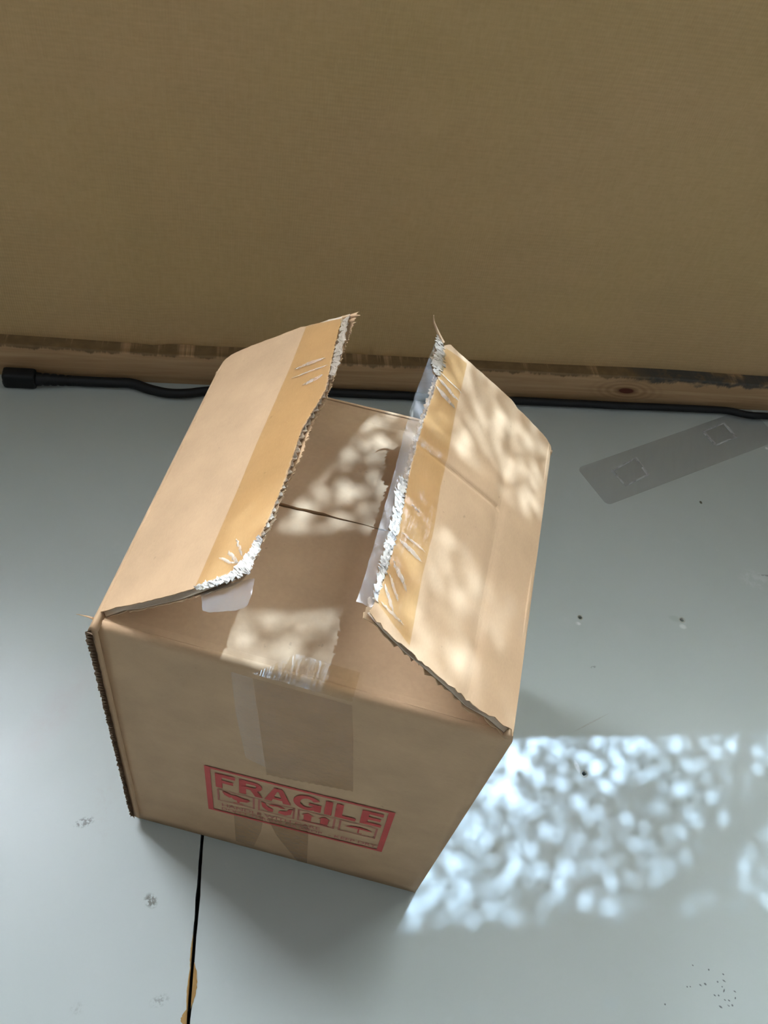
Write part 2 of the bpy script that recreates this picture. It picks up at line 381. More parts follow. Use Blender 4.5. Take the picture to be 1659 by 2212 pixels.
cloth_o = in_wall('cloth_covering', m, CLOTH, wall_back, True); tag(cloth_o, 'brown woven cloth stretched over the wall')
m = MB(); m.box(idn, A0, A1, B0-.05, B0, -.022, ZC); tag(in_wall('wall_front', m, WHITEWALL), kind='structure')
m = MB(); m.box(idn, A1, A1+.05, B0-.05, W_OUT, -.022, ZC); tag(in_wall('wall_right', m, WHITEWALL), kind='structure')
m = MB(); m.box(idn, A0-.05, A0, B0-.05, W_OUT, -.022, ZC)
tag(in_wall('wall_left', m, WHITEWALL), kind='structure')
m = MB(); m.box(idn, A0-.05, A1+.05, B0-.05, W_OUT, ZC, ZC+.05); tag(in_wall('ceiling', m, WHITEWALL), kind='structure')
m = MB(); m.box(idn, A0-.05, A1+.05, W_OUT, W_OUT+.36, HEAD+.03, HEAD+.06); tag(in_wall('sun_blocker_1', m, WHITEWALL), 'unseen eave added over the window to block sun', None, 'structure')  # unseen eave added to cut the sun off in the upper opening
# windows (frames only stand in the reveals)
m = MB()
for q in ((WA0, WA0+.02, SILL, HEAD), (WA1-.02, WA1, SILL, HEAD), (WA0+.02, WA1-.02, HEAD-.02, HEAD), (A0+.06, WA0, HEAD-.02, HEAD), (A0+.06, WA0, UZ, UZ+.02)): m.box(idn, q[0], q[1], .03, .05, q[2], q[3])
win = tag(in_wall('window_1', m, FRAME), kind='structure')
m = MB(); m.box(idn, WA0+.02, WA1-.02, .03, .05, 1.087, 1.142); in_wall('transom_bar', m, FRAME, win)
m = MB()
for q in ((A0+.06, A0+.08, SILL, UZ), (LW1-.02, LW1, SILL, UZ), (A0+.08, LW1-.02, UZ-.02, UZ)): m.box(idn, q[0], q[1], .03, .05, q[2], q[3])
tag(in_wall('window_2', m, FRAME), kind='structure')
# pine batten along the foot of the wall
m = MB(); prof = [(.004, 0), (.002, .012), (.0003, .034), (.0006, .040), (.0022, .0415), (BT, .0405), (BT, 0)]
nx = 120; V = []; F = []
for i in range(nx+1):
    a = A0+.001+(A1-A0-.002)*i/nx; wob = .0006*math.sin(a*11)+.0004*math.sin(a*29)
    V += [(a, b+(wob if b < .01 else 0), z+(wob if z > .03 else 0)) for b, z in prof]
k = len(prof)
for i in range(nx):
    for j in range(k): F.append((i*k+j, i*k+(j+1) % k, (i+1)*k+(j+1) % k, (i+1)*k+j))
F += [tuple(range(k))[::-1], tuple(nx*k+j for j in range(k))]
m.add(V, F); tag(in_wall('baseboard_back', m, PINE), kind='structure')

# ================================================================== unseen vine added outside the window to break the sunlight up
vine = bpy.data.objects.new('sun_dapple_vine', None); COL.objects.link(vine); vine.location = Vector(wp(.6, .16, 0))
tag(vine, 'unseen leafy vine added outside the window to dapple the sunlight', 'plant')
def local(P): return [np.array(q)-np.array(vine.location) for q in P]
m = MB()
for a in np.linspace(.0, 1.5, 9):
    path = [wp(a+.04*math.sin(3*t+a*9), .12+.08*math.sin(2*t+a*5)+.05, t*1.75) for t in np.linspace(0, 1, 14)]
    m.tube(local(path), list(np.linspace(.009, .003, 14)), 7)
B_A, B_B = onz((1700, 1640)), onz((1400, 1985))
kA = (.30-to_ab(B_A)[1])/(np.array(to_sun) @ NW); kB = (.26-to_ab(B_B)[1])/(np.array(to_sun) @ NW)
bA, bB = B_A+np.array(to_sun)*kA, B_B+np.array(to_sun)*kB
m.tube(local(catmull([bB+(bB-bA)*1.4, bB, (bA+bB)/2+np.array([.004, 0, .006]), bA, bA+(bA-bB)*.6], 6)), .0105, 8)
m.build('stem', BARK, vine, True)
def leaves(n, a0, a1, z0, z1, b0, b1, s0, s1):
    P = PW+np.outer(rng.uniform(a0, a1, n), DW)+np.outer(rng.uniform(b0, b1, n), NW)+np.outer(rng.uniform(z0, z1, n), Z_)-np.array(vine.location)
    q = rng.normal(0, 1, (n, 3)); q[:, 2] = np.abs(q[:, 2])*.9+.4; q /= np.linalg.norm(q, axis=1)[:, None]
    t = np.cross(q, rng.normal(0, 1, (n, 3))); t /= np.linalg.norm(t, axis=1)[:, None]; s_ = np.cross(q, t)
    L = rng.uniform(s0, s1, n)[:, None]; W_ = L*rng.uniform(.55, .85, (n, 1))
    V = np.stack([P-t*L*.5, P+s_*W_*.5-t*L*.08+q*L*.08, P+t*L*.5-q*L*.1, P-s_*W_*.5-t*L*.08+q*L*.08, P+t*L*.1], 1).reshape(-1, 3)
    F = [(5*k+a, 5*k+b, 5*k+c) for k in range(n) for a, b, c in ((0, 1, 4), (1, 2, 4), (0, 4, 3), (4, 2, 3))]
    m.add(list(V), F)
Z_ = np.array([0, 0, 1.]); m = MB()
leaves(40000, .02, 1.5, 1.12, 1.80, .15, .28, .006, .011)
leaves(17000, .50, 1.5, 1.12, 1.66, .15, .28, .006, .011)
leaves(3600, .47, 1.6, 1.645, 1.84, .25, .34, .02, .035)  # denser, larger leaves added to keep sun off the near floor
fol = m.build('sun_dapple_leaves', LEAF, vine); fol['kind'] = 'stuff'

# ================================================================== cardboard box
T = {k: onz(p, .2676211) for k, p in dict(FL=(203, 1342), FR=(1105, 1604), BR=(1190, 966), BL=(473, 798)).items()}
H = .2676211; t_b = .004
BF = {'FL': np.array([-.0030, -.0006, 0]), 'FR': np.array([.2017, .0003, 0]), 'BL': np.array([-.0035, .184, 0]), 'BR': np.array([.2017, .1895, 0])}
box = bpy.data.objects.new('cardboard_box', None); COL.objects.link(box)
tag(box, 'opened brown cardboard box with red FRAGILE print and tented top flaps on grey floor', 'box')
Z = np.array([0, 0, 1.])
def panel(name, bl, br, tl, tr, outn, flapdir, ns=40, bulge=0., z0=0., rough=0.):
    """wall of the box: outer face from bottom to top, rolled over at the crease towards flapdir"""
    outn = np.array(outn, float); prof = []
    for t in np.linspace(0, 1, 16): prof.append((t, None))
    G = []; N = []
    for i in range(ns+1):
        s = i/ns; b = bl+(br-bl)*s; tp = tl+(tr-tl)*s; col = []; nn = []
        up = (tp-b)/np.linalg.norm(tp-b); e = tp-up*.005; f = tp+np.array(flapdir)*.004
        for t in np.linspace(z0, 1, 22):
            p = b+(e-b)*t; p = p+outn*bulge*math.sin(math.pi*t)*math.sin(math.pi*s); col.append(p); nn.append(outn)
        for t in np.linspace(0, 1, 6)[1:]:
            p = (1-t)**2*e+2*t*(1-t)*tp+t*t*f; col.append(p)
            d = (1-t)*(tp-e)+t*(f-tp); d /= np.linalg.norm(d); n = outn-d*(outn @ d); n = n+Z*0; n = (n/np.linalg.norm(n)) if np.linalg.norm(n) > 1e-6 else Z; nn.append(n)
        G.append(col); N.append(nn)
    m = MB(); m.sheet(G, N, t_b); return m.build(name, KRAFT, box, True)
def hdir(a, b, side, ang):
    u = (b-a)/np.linalg.norm(b-a); lat = np.cross(Z, u)*side; lat /= np.linalg.norm(lat); q = math.radians(ang)
    d = math.cos(q)*lat+math.sin(q)*Z; n = np.cross(u, d); n = n if n[2] > 0 else -n; return u, d, n
LU, LD, LN = hdir(T['FL'], T['BL'], -1, 40.5)
RU, RD, RN = hdir(T['FR'], T['BR'], 1, 36.0)
xf = np.array([.0032, 0, 0])
panel('front_panel', BF['FL']+np.array([.0008, .0006, 0]), BF['FR']-np.array([.0012, 0, 0]), T['FL']+xf+np.array([0, -.0024, 0]), T['FR']+np.array([-.0015, .0015, 0]), (0, -1, 0), (0, 1, 0), bulge=.0008)
panel('back_panel', BF['BR'], BF['BL'], T['BR'], T['BL'], (0, 1, 0), (0, -1, 0))
panel('left_panel', BF['BL'], BF['FL']+np.array([0, -.0015, 0]), T['BL']+np.array([-.0005, 0, 0]), T['FL']+np.array([-.0008, -.0045, 0]), (-1, 0, 0), tuple(LD), z0=.03)
panel('right_panel', BF['FR']+np.array([0, .0025, 0]), BF['BR'], T['FR']+np.array([0, .002, 0]), T['BR'], (1, 0, 0), tuple(RD))
m = MB(); G = [[BF['FL']+(BF['BL']-BF['FL'])*t+((BF['FR']+(BF['BR']-BF['FR'])*t)-(BF['FL']+(BF['BL']-BF['FL'])*t))*s+Z*.0045+(np.array([.0045, 0, 0])*(1-2*s)+np.array([0, .0045, 0])*(1-2*t)) for t in (0, .5, 1)] for s in (0, .5, 1)]
m.sheet(G, (0, 0, 1), .004); m.build('bottom_panel', KRAFT, box)
# raw corrugated edge of the left wall, standing proud of the front corner
m = MB(); n = 170; V = []; F = []
e0, e1 = T['FL']+np.array([-.0004, -.0062, -.001]), BF['FL']+np.array([-.0006, -.0030, .010])
for i in range(n+1):
    t = i/n; p = e0+(e1-e0)*t; wdt = .0034*(1-t)+.0022*t
    r = rng.uniform(-1, 1, 4)*.0005
    V += [p+np.array([-.0007+r[0], r[1], 0]), p+np.array([wdt+r[2]*.4, -.0003+r[3]*.6, 0]), p+np.array([wdt*.5, .0015+abs(r[1]), 0])]
for i in range(n):
    k = 3*i; F += [(k, k+2, k+5, k+3), (k+2, k+1, k+4, k+5)]
    if i % 2 == 0: F.append((k, k+1, k+5))
m.add(V, F); m.build('raw_edge', KRAFT_EDGE, box)

def uvp(px, a, u, d, n): P = onp(px, a, n); return np.array([(P-a) @ u, (P-a) @ d])
class Flap:
    def __init__(s, name, a, U, D, N, near, inner, back, bend, inner2=None, jside=.8):
        s.a, s.U, s.D, s.N, s.bend = a, U, D, N, bend
        q = lambda px: uvp(px, a, U, D, N)
        nr = np.array([q(p) for p in near]); iv = np.array([q(p) for p in inner]); bk = np.array([q(p) for p in back])
        nr[0, 1] = bk[0, 1] = .0015
        ns, nt = 220, 46; s.ns, s.nt = ns, nt
        iv_out = iv
        if inner2 is not None: iv2 = np.array([uvp(p, a-N*.0042, U, D, N) for p in inner2])
        else: iv2 = iv
        def coons(jit, seed, iv=iv):
            r = np.random.default_rng(seed)
            Ctop = resample(iv, ns+1); Cbot = np.linspace(nr[0], bk[0], ns+1); Cl = resample(nr, nt+1); Cr = resample(bk, nt+1)
            Ctop = Ctop+np.stack([0*r.normal(size=ns+1), r.normal(size=ns+1)*jit], 1)
            Cl = Cl+np.stack([r.normal(size=nt+1)*jit*jside, 0*r.normal(size=nt+1)], 1); Cr = Cr+np.stack([r.normal(size=nt+1)*jit*.5, 0*r.normal(size=nt+1)], 1)
            w_ = np.linspace(0, 1, nt+1)[:, None]**2; Cl = Cl+w_*(Ctop[0]-Cl[-1]); Cr = Cr+w_*(Ctop[-1]-Cr[-1]); Cl[0], Cr[0] = Cbot[0], Cbot[-1]
            S = np.linspace(0, 1, ns+1)[:, None, None]; Tt = np.linspace(0, 1, nt+1)[None, :, None]
            G = (1-Tt)*Cbot[:, None]+Tt*Ctop[:, None]+(1-S)*Cl[None]+S*Cr[None]-((1-S)*(1-Tt)*Cbot[0]+S*(1-Tt)*Cbot[-1]+(1-S)*Tt*Ctop[0]+S*Tt*Ctop[-1])
            return G
        s.G = coons(.00025, 1); G2 = coons(.0006, 2, iv2); Gm = .45*s.G+.55*G2
        th = .0042; s.th = th
        m = MB(); m.sheet(s.world(s.G, 0), N, .0005); m.sheet(s.world(G2, -(th-.0005)), N, .0005)
        s.o = m.build(name, KRAFT, box)
        # corrugated medium between the two liners, flutes running from crease to free edge
        pitch = .0046; nu = 460; V = []; F = []; nv = 7
        Gs = Gm; uu = np.linspace(0, 1, nu+1); vv = np.linspace(.04, 1, nv+1)
        for i in range(nu+1):
            for j in range(nv+1):
                fi = uu[i]*ns; fj = vv[j]*nt; i0 = min(int(fi), ns-1); j0 = min(int(fj), nt-1); x = fi-i0; y = fj-j0
                g = (1-x)*(1-y)*Gs[i0, j0]+x*(1-y)*Gs[i0+1, j0]+(1-x)*y*Gs[i0, j0+1]+x*y*Gs[i0+1, j0+1]
                if j == nv: g = g-np.array([0, .0006+.0007*rng.random()])
                ph = 2*math.pi*g[0]/pitch; wv_ = math.sin(ph)
                V.append(s.pt(g, -th/2+wv_*(th/2-.0009)+.0003))
        m = MB(); m.sheet(np.array(V).reshape(nu+1, nv+1, 3), N, .0006); m.build('corrugated_core', FLUTE, s.o, True)
    def pt(s, g, off): return s.a+s.U*g[0]+s.D*g[1]+s.N*(s.bend(g[0], g[1])+off)
    def world(s, G, off): return [[s.pt(G[i, j], off) for j in range(G.shape[1])] for i in range(G.shape[0])]
    def px(s, p, off=.0): return s.pt(uvp(p, s.a, s.U, s.D, s.N), off)
    def strip(s, L, Rr, off, n=60, k=8, jl=0., jr=0., wr=0.):
        """grid between two pixel polylines, laid on the flap plane"""
        L = resample([uvp(p, s.a, s.U, s.D, s.N) for p in L], n); Rr = resample([uvp(p, s.a, s.U, s.D, s.N) for p in Rr], n); G = []
        for i in range(n):
            l = L[i]+rng.normal(0, 1, 2)*jl; r = Rr[i]+rng.normal(0, 1, 2)*jr
            G.append([s.pt(l+(r-l)*j/k, off+wr*rng.normal()*(1 if 0 < j else .2)) for j in range(k+1)])
        return G

lbend = lambda u, v: -.0022*(2*(v/.095)-1)**2*0+.0022*math.sin(math.pi*min(max(v/.1, 0), 1))
left = Flap('left_flap', T['FL'], LU, LD, LN,
    [(199, 1336), (218, 1325), (268, 1313), (319, 1305), (380, 1289), (430, 1273), (461, 1258), (500, 1243), (518, 1230), (535, 1207)],
    [(535, 1207), (558, 1172), (584, 1117), (617, 1038), (653, 929), (704, 842), (718, 777), (732, 715), (742, 689)],
    [(474, 795), (487, 780), (505, 767), (550, 749), (600, 732), (650, 712), (700, 699), (742, 689)], lambda u, v: .0012*math.sin(math.pi*min(max(v/.1, 0), 1)), [(541, 1238), (566, 1182), (595, 1128), (617, 1063), (653, 987), (678, 918), (715, 842), (725, 813), (758, 723), (773, 677)])
q0, q1 = uvp((905, 960), T['FR'], RU, RD, RN), uvp((1085, 1112), T['FR'], RU, RD, RN); CR = (q0[0], q0[1], (q1[0]-q0[0])/(q1[1]-q0[1]))
rbend = lambda u, v: .0010*math.sin(math.pi*min(max(v/.1, 0), 1))-.0007*math.exp(-((v-.035+.1*(u-.1)**2)/.004)**2)+.0004*math.sin(u*60+v*40)-.0009*math.exp(-((u-CR[0]-CR[2]*(v-CR[1]))/.0016)**2)*(v > .035)
right = Flap('right_flap', T['FR'], RU, RD, RN,
    [(1113, 1597), (1099, 1577), (1049, 1546), (1005, 1517), (966, 1485), (929, 1452), (893, 1419), (871, 1399), (835, 1369), (800, 1330), (800, 1318)],
    [(800, 1318), (810, 1300), (824, 1263), (837, 1223), (848, 1180), (855, 1154), (870, 1085), (884, 1018), (899, 966), (916, 906), (934, 851), (946, 804), (942, 770), (951, 748)],
    [(1190, 985), (1187, 963), (1174, 943), (1136, 906), (1098, 865), (1044, 816), (1000, 775), (970, 744), (951, 748)], rbend, None, 2.2)

# tape on the flaps
m = MB(); m.grid(left.strip([(666, 710), (631, 799), (592, 889), (559, 965), (519, 1063), (472, 1172), (440, 1246), (428, 1272)],
                             [(742, 690), (718, 777), (704, 842), (653, 929), (617, 1038), (584, 1117), (558, 1172), (520, 1232)], .0004, 80, 6, 0, .0003, .00008))
tag(m.build('packing_tape', TAPE, left.o, True), 'amber clear tape along the free edge')
m = MB(); m.grid(right.strip([(1003, 787), (980, 888), (963, 987), (945, 1056), (928, 1157), (908, 1241), (890, 1342), (879, 1396)],
                              [(960, 752), (946, 804), (934, 851), (916, 906), (899, 966), (884, 1018), (855, 1154), (824, 1263), (812, 1300)][:], .0004, 80, 6, 0, .0003, .0001))
tag(m.build('packing_tape', TAPE, right.o, True), 'amber clear tape along the free edge')
# clear tape overhanging the free edges
m = MB(); m.grid(right.strip([(944, 728), (920, 790), (896, 854), (855, 1010), (833, 1085), (813, 1157), (792, 1234), (772, 1299)],
                              [(951, 750), (946, 804), (934, 851), (899, 966), (870, 1085), (855, 1154), (837, 1223), (806, 1312)], -.0006, 70, 5, .0001, 0, .00025))
tag(m.build('overhanging_tape', TAPE_CLEAR, right.o, True), 'clear tape sticking out past the free edge')
m = MB(); m.grid(left.strip([(428, 1277), (460, 1262), (500, 1250), (540, 1240)], [(431, 1313), (445, 1316), (500, 1311), (524, 1302), (537, 1262)], -.0035, 20, 5, 0, 0, .0002))
tag(m.build('overhanging_tape', TAPE_CLEAR, left.o, True), 'clear tape tab hanging from the near corner')
# torn white paper left on the tape
def fluff(f, L, Rr, off, name, amp, n=90, mat=None):
    m = MB(); m.sheet(f.strip(L, Rr, off, n, 5, .0007, .0006, amp), f.N, .0002); return m.build(name, mat or TORN, f.o)
fluff(right, [(866, 1028), (852, 1062), (848, 1100), (838, 1150), (822, 1200), (815, 1240), (806, 1280)], [(877, 1048), (868, 1085), (858, 1150), (846, 1184), (836, 1225), (822, 1268), (812, 1300)], .0002, 'torn_paper', .00025)
fluff(right, [(940, 722), (938, 765), (930, 785), (938, 812)], [(953, 738), (957, 760), (955, 790), (947, 812)], .0003, 'torn_paper', .0002, 40, TORN_BROWN)
fluff(left, [(428, 1272), (470, 1256), (505, 1238), (528, 1214), (548, 1182), (562, 1160)], [(432, 1280), (476, 1268), (512, 1254), (541, 1243), (556, 1205), (570, 1170)], .0006, 'torn_paper', .0004)
fluff(left, [(738, 694), (734, 730), (722, 775), (712, 812)], [(758, 683), (748, 720), (735, 780), (722, 815)], .0002, 'torn_paper', .0002, 40, TORN_BROWN)
# a curled wisp of liner at the tip of the right flap and one at the tip of the left flap
def wisp(f, pts, w_, name):
    P = catmull([f.px(p, o) for p, o in pts], 6); m = MB(); m.tube(P, list(np.linspace(w_, w_*.15, len(P))), 6); m.build(name, KRAFT, f.o)
wisp(right, [((955, 742), 0), ((940, 716), .001), ((928, 702), .003), ((919, 693), .006)], .0012, 'torn_wisp')
wisp(left, [((742, 690), 0), ((758, 682), -.001), ((774, 676), -.002)], .0016, 'torn_wisp')
wisp(left, [((205, 1338), 0), ((190, 1333), 0), ((172, 1331), .001)], .0007, 'torn_wisp')
def streak(f, p0, p1, w_, name='tape_wrinkle'):
    n = 14; a, b = uvp(p0, f.a, f.U, f.D, f.N), uvp(p1, f.a, f.U, f.D, f.N); d = (b-a)/np.linalg.norm(b-a); q = np.array([-d[1], d[0]]); G = []
    for i in range(n+1):
        t = i/n; c = a+(b-a)*t+q*rng.normal()*.0002; h = w_*math.sin(math.pi*t)**.6*(.7+.5*rng.random())+.0001
        G.append([f.pt(c-q*h, .0005), f.pt(c, .0005+h*.35), f.pt(c+q*h, .0005)])
    m = MB(); m.grid(G); m.build(name, WRINKLE, f.o, True)
WRINKLE = film('pale_tape_wrinkle', (.97, .96, .94), .2, .5, (.66, .60, .52))
for a_, b_, h_ in (((640, 803), (706, 775), .0013), ((634, 822), (712, 790), .0006), ((655, 838), (700, 812), .0016), ((498, 1195), (520, 1222), .0009), ((515, 1168), (528, 1205), .0006), ((478, 1210), (512, 1222), .0006)): streak(left, a_, b_, h_)
for a_, b_, h_ in (((942, 818), (985, 868), .0013), ((938, 836), (978, 884), .0016), ((948, 808), (992, 852), .0005), ((858, 1166), (905, 1215), .0012), ((862, 1150), (912, 1195), .0006), ((846, 1212), (868, 1262), .0012), ((838, 1240), (856, 1300), .0008), ((828, 1262), (846, 1322), .0010), ((820, 1300), (868, 1352), .0007), ((862, 1240), (874, 1280), .0009), ((884, 1090), (900, 1110), .0006)): streak(right, a_, b_, h_)
# small flaps, folded in flat
def minor(name, P00, P10, P01, P11, dz):
    """P00,P10 along the crease; P01,P11 at the free edge"""
    n, k = 80, 24; G = []
    e = smooth_noise(n+1, 2)*.00025
    for i in range(n+1):
        s = i/n; a = P00+(P10-P00)*s; b = P01+(P11-P01)*s; col = []
        for j in range(k+1):
            t = j/k; p = a+(b-a)*t; d = np.linalg.norm(b-a)*t
            z = -.0007*math.exp(-((d-.005)/.0014)**2)-.0005*math.exp(-((d-.0095)/.002)**2)+dz(s, t)+.0003*math.sin(s*9+t*4)
            p = p+np.array([0, 0, z])
            if j == k: p = p+np.array([0, e[i], 0])
            col.append(p)
        G.append(col)
    m = MB(); m.sheet(G, (0, 0, 1), .004); return m.build(name, KRAFT, box)
mid0, mid1 = onz((610, 1090), H), onz((838, 1148), H); sl_ = (mid1[1]-mid0[1])/(mid1[0]-mid0[0])
def mid(x): return np.array([x, mid0[1]+sl_*(x-mid0[0]), H])
ff = minor('front_flap', T['FL']+np.array([.0045, .0015, -.0002]), T['FR']+np.array([-.0045, .0045, -.0002]), mid(.006)-np.array([0, .0006, 0]), mid(.196)-np.array([0, .0002, 0]), lambda s, t: -.0026*t*max(0, 1-s/.55))
bf = minor('back_flap', T['BL']+np.array([.0045, -.0035, -.0002]), T['BR']+np.array([-.0045, -.0035, -.0002]), mid(.006)+np.array([0, .0004, 0]), mid(.196)+np.array([0, .0002, 0]), lambda s, t: .0006*t*(1-s))
def front_y(x, z):
    s = min(max((x+.0022)/.2027, 0), 1); t = min(max(z/H, 0), 1)
    yb = (BF['FL'][1]+.0006)*(1-s)+BF['FR'][1]*s; yt = (T['FL'][1]-.0024)*(1-s)+(T['FR'][1]+.0015)*s
    return yb+(yt-yb)*t-.0008*math.sin(math.pi*t)*math.sin(math.pi*s)
# tape on the front wall, running over the crease
F0 = np.array([0, -.0016, 0.]); NF = np.array([0, 1., 0])
fp = lambda px: onp(px, F0, NF)
def front_strip(name, L, Rr, mat, label, jb=0., n=30, k=10, lift=0.):
    L = resample([fp(p) for p in L], n); Rr = resample([fp(p) for p in Rr], n); G = []
    for i in range(n): G.append([L[i]+(Rr[i]-L[i])*j/k+np.array([0, rng.normal()*.00003, (jb*(1 if j % 2 else -1) if i == n-1 else 0)]) for j in range(k+1)])
    G = [[np.array([p[0], front_y(p[0], p[2])-.00015-lift+(p[1]-F0[1])*.5, p[2]]) for p in r] for r in G]
    m = MB(); m.grid(G); return tag(m.build(name, mat, box, True), label)
front_strip('packing_tape', [(545, 1470), (556, 1540), (575, 1676)], [(758, 1528), (760, 1600), (760, 1712)], TAPE_FRONT, 'dull brown tape down the front wall', .0006, 30, 24)
front_strip('packing_tape', [(498, 1456), (508, 1540), (530, 1640)], [(544, 1470), (555, 1540), (572, 1660)], TAPE_PALE, 'pale clear tape beside the brown strip')
front_strip('packing_tape', [(504, 1755), (506, 1790), (508, 1822)], [(568, 1768), (562, 1800), (546, 1834)], TAPE_FRONT, 'brown tape wrapped up from the bottom')
front_strip('packing_tape', [(576, 1770), (596, 1810), (640, 1866)], [(664, 1788), (662, 1830), (660, 1870)], TAPE_FRONT, 'brown tape wrapped up from the bottom')
m = MB(); G = []
for i in range(21):
    s = i/20; l0 = onz((545, 1462), H); r0 = onz((758, 1522), H); l1 = onz((640, 1418), H); r1 = onz((775, 1458), H)
    a = l0+(r0-l0)*s; b = l1+(r1-l1)*s; G.append([a+(b-a)*t+np.array([0, .001, .0005+.0001*rng.normal()]) for t in np.linspace(0, 1, 8)])
m.grid(G); tag(m.build('packing_tape', film('crumpled_tape', (.95, .92, .84), .28, 0, bumpstr=.45, gloss=.025), ff, True), 'crumpled tape over the crease')

# ------------------------------------------------------------------ FRAGILE stamp (flat print)
S4 = [np.array([.0505, 0, .1351]), np.array([.1647, 0, .1411]), np.array([.1669, 0, .068]), np.array([.0519, 0, .0615])]
def sp(u, v, lift=.0005): p = (1-u)*(1-v)*S4[0]+u*(1-v)*S4[1]+u*v*S4[2]+(1-u)*v*S4[3]; return np.array([p[0], front_y(p[0], p[2])-lift, p[2]])
class Ink:
    def __init__(s): s.m = MB()
    def poly(s, pts): s.m.add([sp(*p) for p in pts], [tuple(range(len(pts)))])
    def rect(s, u0, v0, u1, v1):
        n = max(1, int((u1-u0)/.05)); k = max(1, int((v1-v0)/.1))
        for i in range(n):
            for j in range(k):
                a, b, c, d = u0+(u1-u0)*i/n, u0+(u1-u0)*(i+1)/n, v0+(v1-v0)*j/k, v0+(v1-v0)*(j+1)/k; s.poly([(a, c), (b, c), (b, d), (a, d)])
    def line(s, pts, hw, hh=None):
        hh = hh or hw*1.57
        for (a, b), (c, d) in zip(pts[:-1], pts[1:]):
            x, y = (c-a)/1., (d-b)/1.57; L = math.hypot(x, y)+1e-9; nx_, ny_ = -y/L*hw, x/L*hw*1.57
            s.poly([(a+nx_, b+ny_), (c+nx_, d+ny_), (c-nx_, d-ny_), (a-nx_, b-ny_)])
    def frame(s, u0, v0, u1, v1, du, dv):
        s.rect(u0, v0, u1, v0+dv); s.rect(u0, v1-dv, u1, v1); s.rect(u0, v0+dv, u0+du, v1-dv); s.rect(u1-du, v0+dv, u1, v1-dv)
    def ring(s, fn_out, fn_in, a0, a1, n=24):
        for i in range(n):
            x, y = a0+(a1-a0)*i/n, a0+(a1-a0)*(i+1)/n; s.poly([fn_out(x), fn_out(y), fn_in(y), fn_in(x)])
def text(ink, body, u0, v0, u1, v1, offset=0.0):
    cu = bpy.data.curves.new('lettering', 'FONT'); cu.body = body; cu.offset = offset; cu.resolution_u = 3
    o = bpy.data.objects.new('lettering', cu); COL.objects.link(o)
    dg = bpy.context.evaluated_depsgraph_get(); dg.update(); me = o.evaluated_get(dg).to_mesh()
    V = np.array([v.co[:2] for v in me.vertices]); F = [tuple(p.vertices) for p in me.polygons]; o.evaluated_get(dg).to_mesh_clear()
    bpy.data.objects.remove(o); bpy.data.curves.remove(cu)
    lo, hi = V.min(0), V.max(0); q = (V-lo)/(hi-lo)
    ink.m.add([sp(u0+(u1-u0)*x, v1+(v0-v1)*y) for x, y in q], F)
ink = Ink()
ink.rect(0, 0, 1, .036); ink.rect(0, .964, 1, 1); ink.rect(0, .036, .031, .964); ink.rect(.969, .036, 1, .964)
B0_, B1_ = .10, .405
ink.rect(.055, B0_, .092, B1_); ink.rect(.092, B0_, .163, B0_+.066); ink.rect(.092, .228, .152, .29)                                   # F
ink.rect(.184, B0_, .222, B1_); ink.rect(.222, B0_, .272, B0_+.06); ink.rect(.222, .222, .275, .282)                                    # R
ink.ring(lambda q: (.268+.040*math.sin(q), .191-.091*math.cos(q)), lambda q: (.265+.012*math.sin(q), .191-.031*math.cos(q)), 0, math.pi)
ink.poly([(.245, .282), (.284, .282), (.314, B1_), (.272, B1_)])
ink.poly([(.322, B1_), (.372, B0_), (.398, B0_), (.398, .175), (.388, .175), (.362, B1_)][:]); ink.poly([(.398, B0_), (.416, B0_), (.467, B1_), (.424, B1_), (.398, .175)]); ink.rect(.360, .305, .432, .352)   # A
gc = (.552, .2525)
ink.ring(lambda q: (gc[0]+.075*math.cos(q), gc[1]-.16*math.sin(q)), lambda q: (gc[0]+.038*math.cos(q), gc[1]-.095*math.sin(q)), .55, 2*math.pi-.35, 34)          # G
ink.rect(.560, .245, .628, .295); ink.rect(.592, .295, .628, B1_)
ink.rect(.646, B0_, .685, B1_)                                                                                                           # I
ink.rect(.703, B0_, .741, B1_); ink.rect(.741, .342, .815, B1_)                                                                          # L
ink.rect(.838, B0_, .877, B1_); ink.rect(.877, B0_, .950, B0_+.062); ink.rect(.877, .222, .942, .282); ink.rect(.877, .343, .952, B1_)     # E
# the four handling marks
ink.poly([(.088, .475), (.128, .49), (.150, .545), (.128, .585), (.10, .545)]); ink.poly([(.128, .52), (.165, .50), (.205, .535), (.235, .53), (.243, .56), (.225, .60), (.185, .618), (.150, .60)])     # broken glass
ink.poly([(.168, .605), (.188, .61), (.182, .66), (.173, .66)]); ink.rect(.150, .668, .205, .682)
ink.poly([(.305, .49), (.330, .50), (.335, .56), (.372, .60), (.372, .665), (.345, .672), (.312, .60)])                                      # two hands
ink.poly([(.478, .50), (.455, .51), (.450, .565), (.405, .60), (.400, .655), (.440, .675), (.472, .62)])
ink.ring(lambda q: (.392+.048*math.cos(q), .535-.055*math.sin(q)), lambda q: (.392+.020*math.cos(q), .535-.022*math.sin(q)), .2, 2.9, 14)
for c_ in (.563, .655):                                                                                                                   # two arrows up
    ink.poly([(c_-.036, .545), (c_, .485), (c_+.036, .545)]); ink.rect(c_-.021, .545, c_+.021, .665)
ink.rect(.535, .682, .685, .694)
ink.poly([(.765, .575), (.800, .535), (.845, .520), (.890, .535), (.922, .575), (.845, .565)]); ink.rect(.840, .56, .848, .66); ink.line([(.844, .66), (.857, .672), (.866, .655)], .003)  # umbrella
stamp = ink.m.build('fragile_print', RED, box); tag(stamp, 'red FRAGILE stamp printed on the front')
ink2 = Ink()
for u0, u1 in ((.060, .270), (.288, .492), (.507, .714), (.734, .942)): ink2.frame(u0, .447, u1, .708, .011, .013)
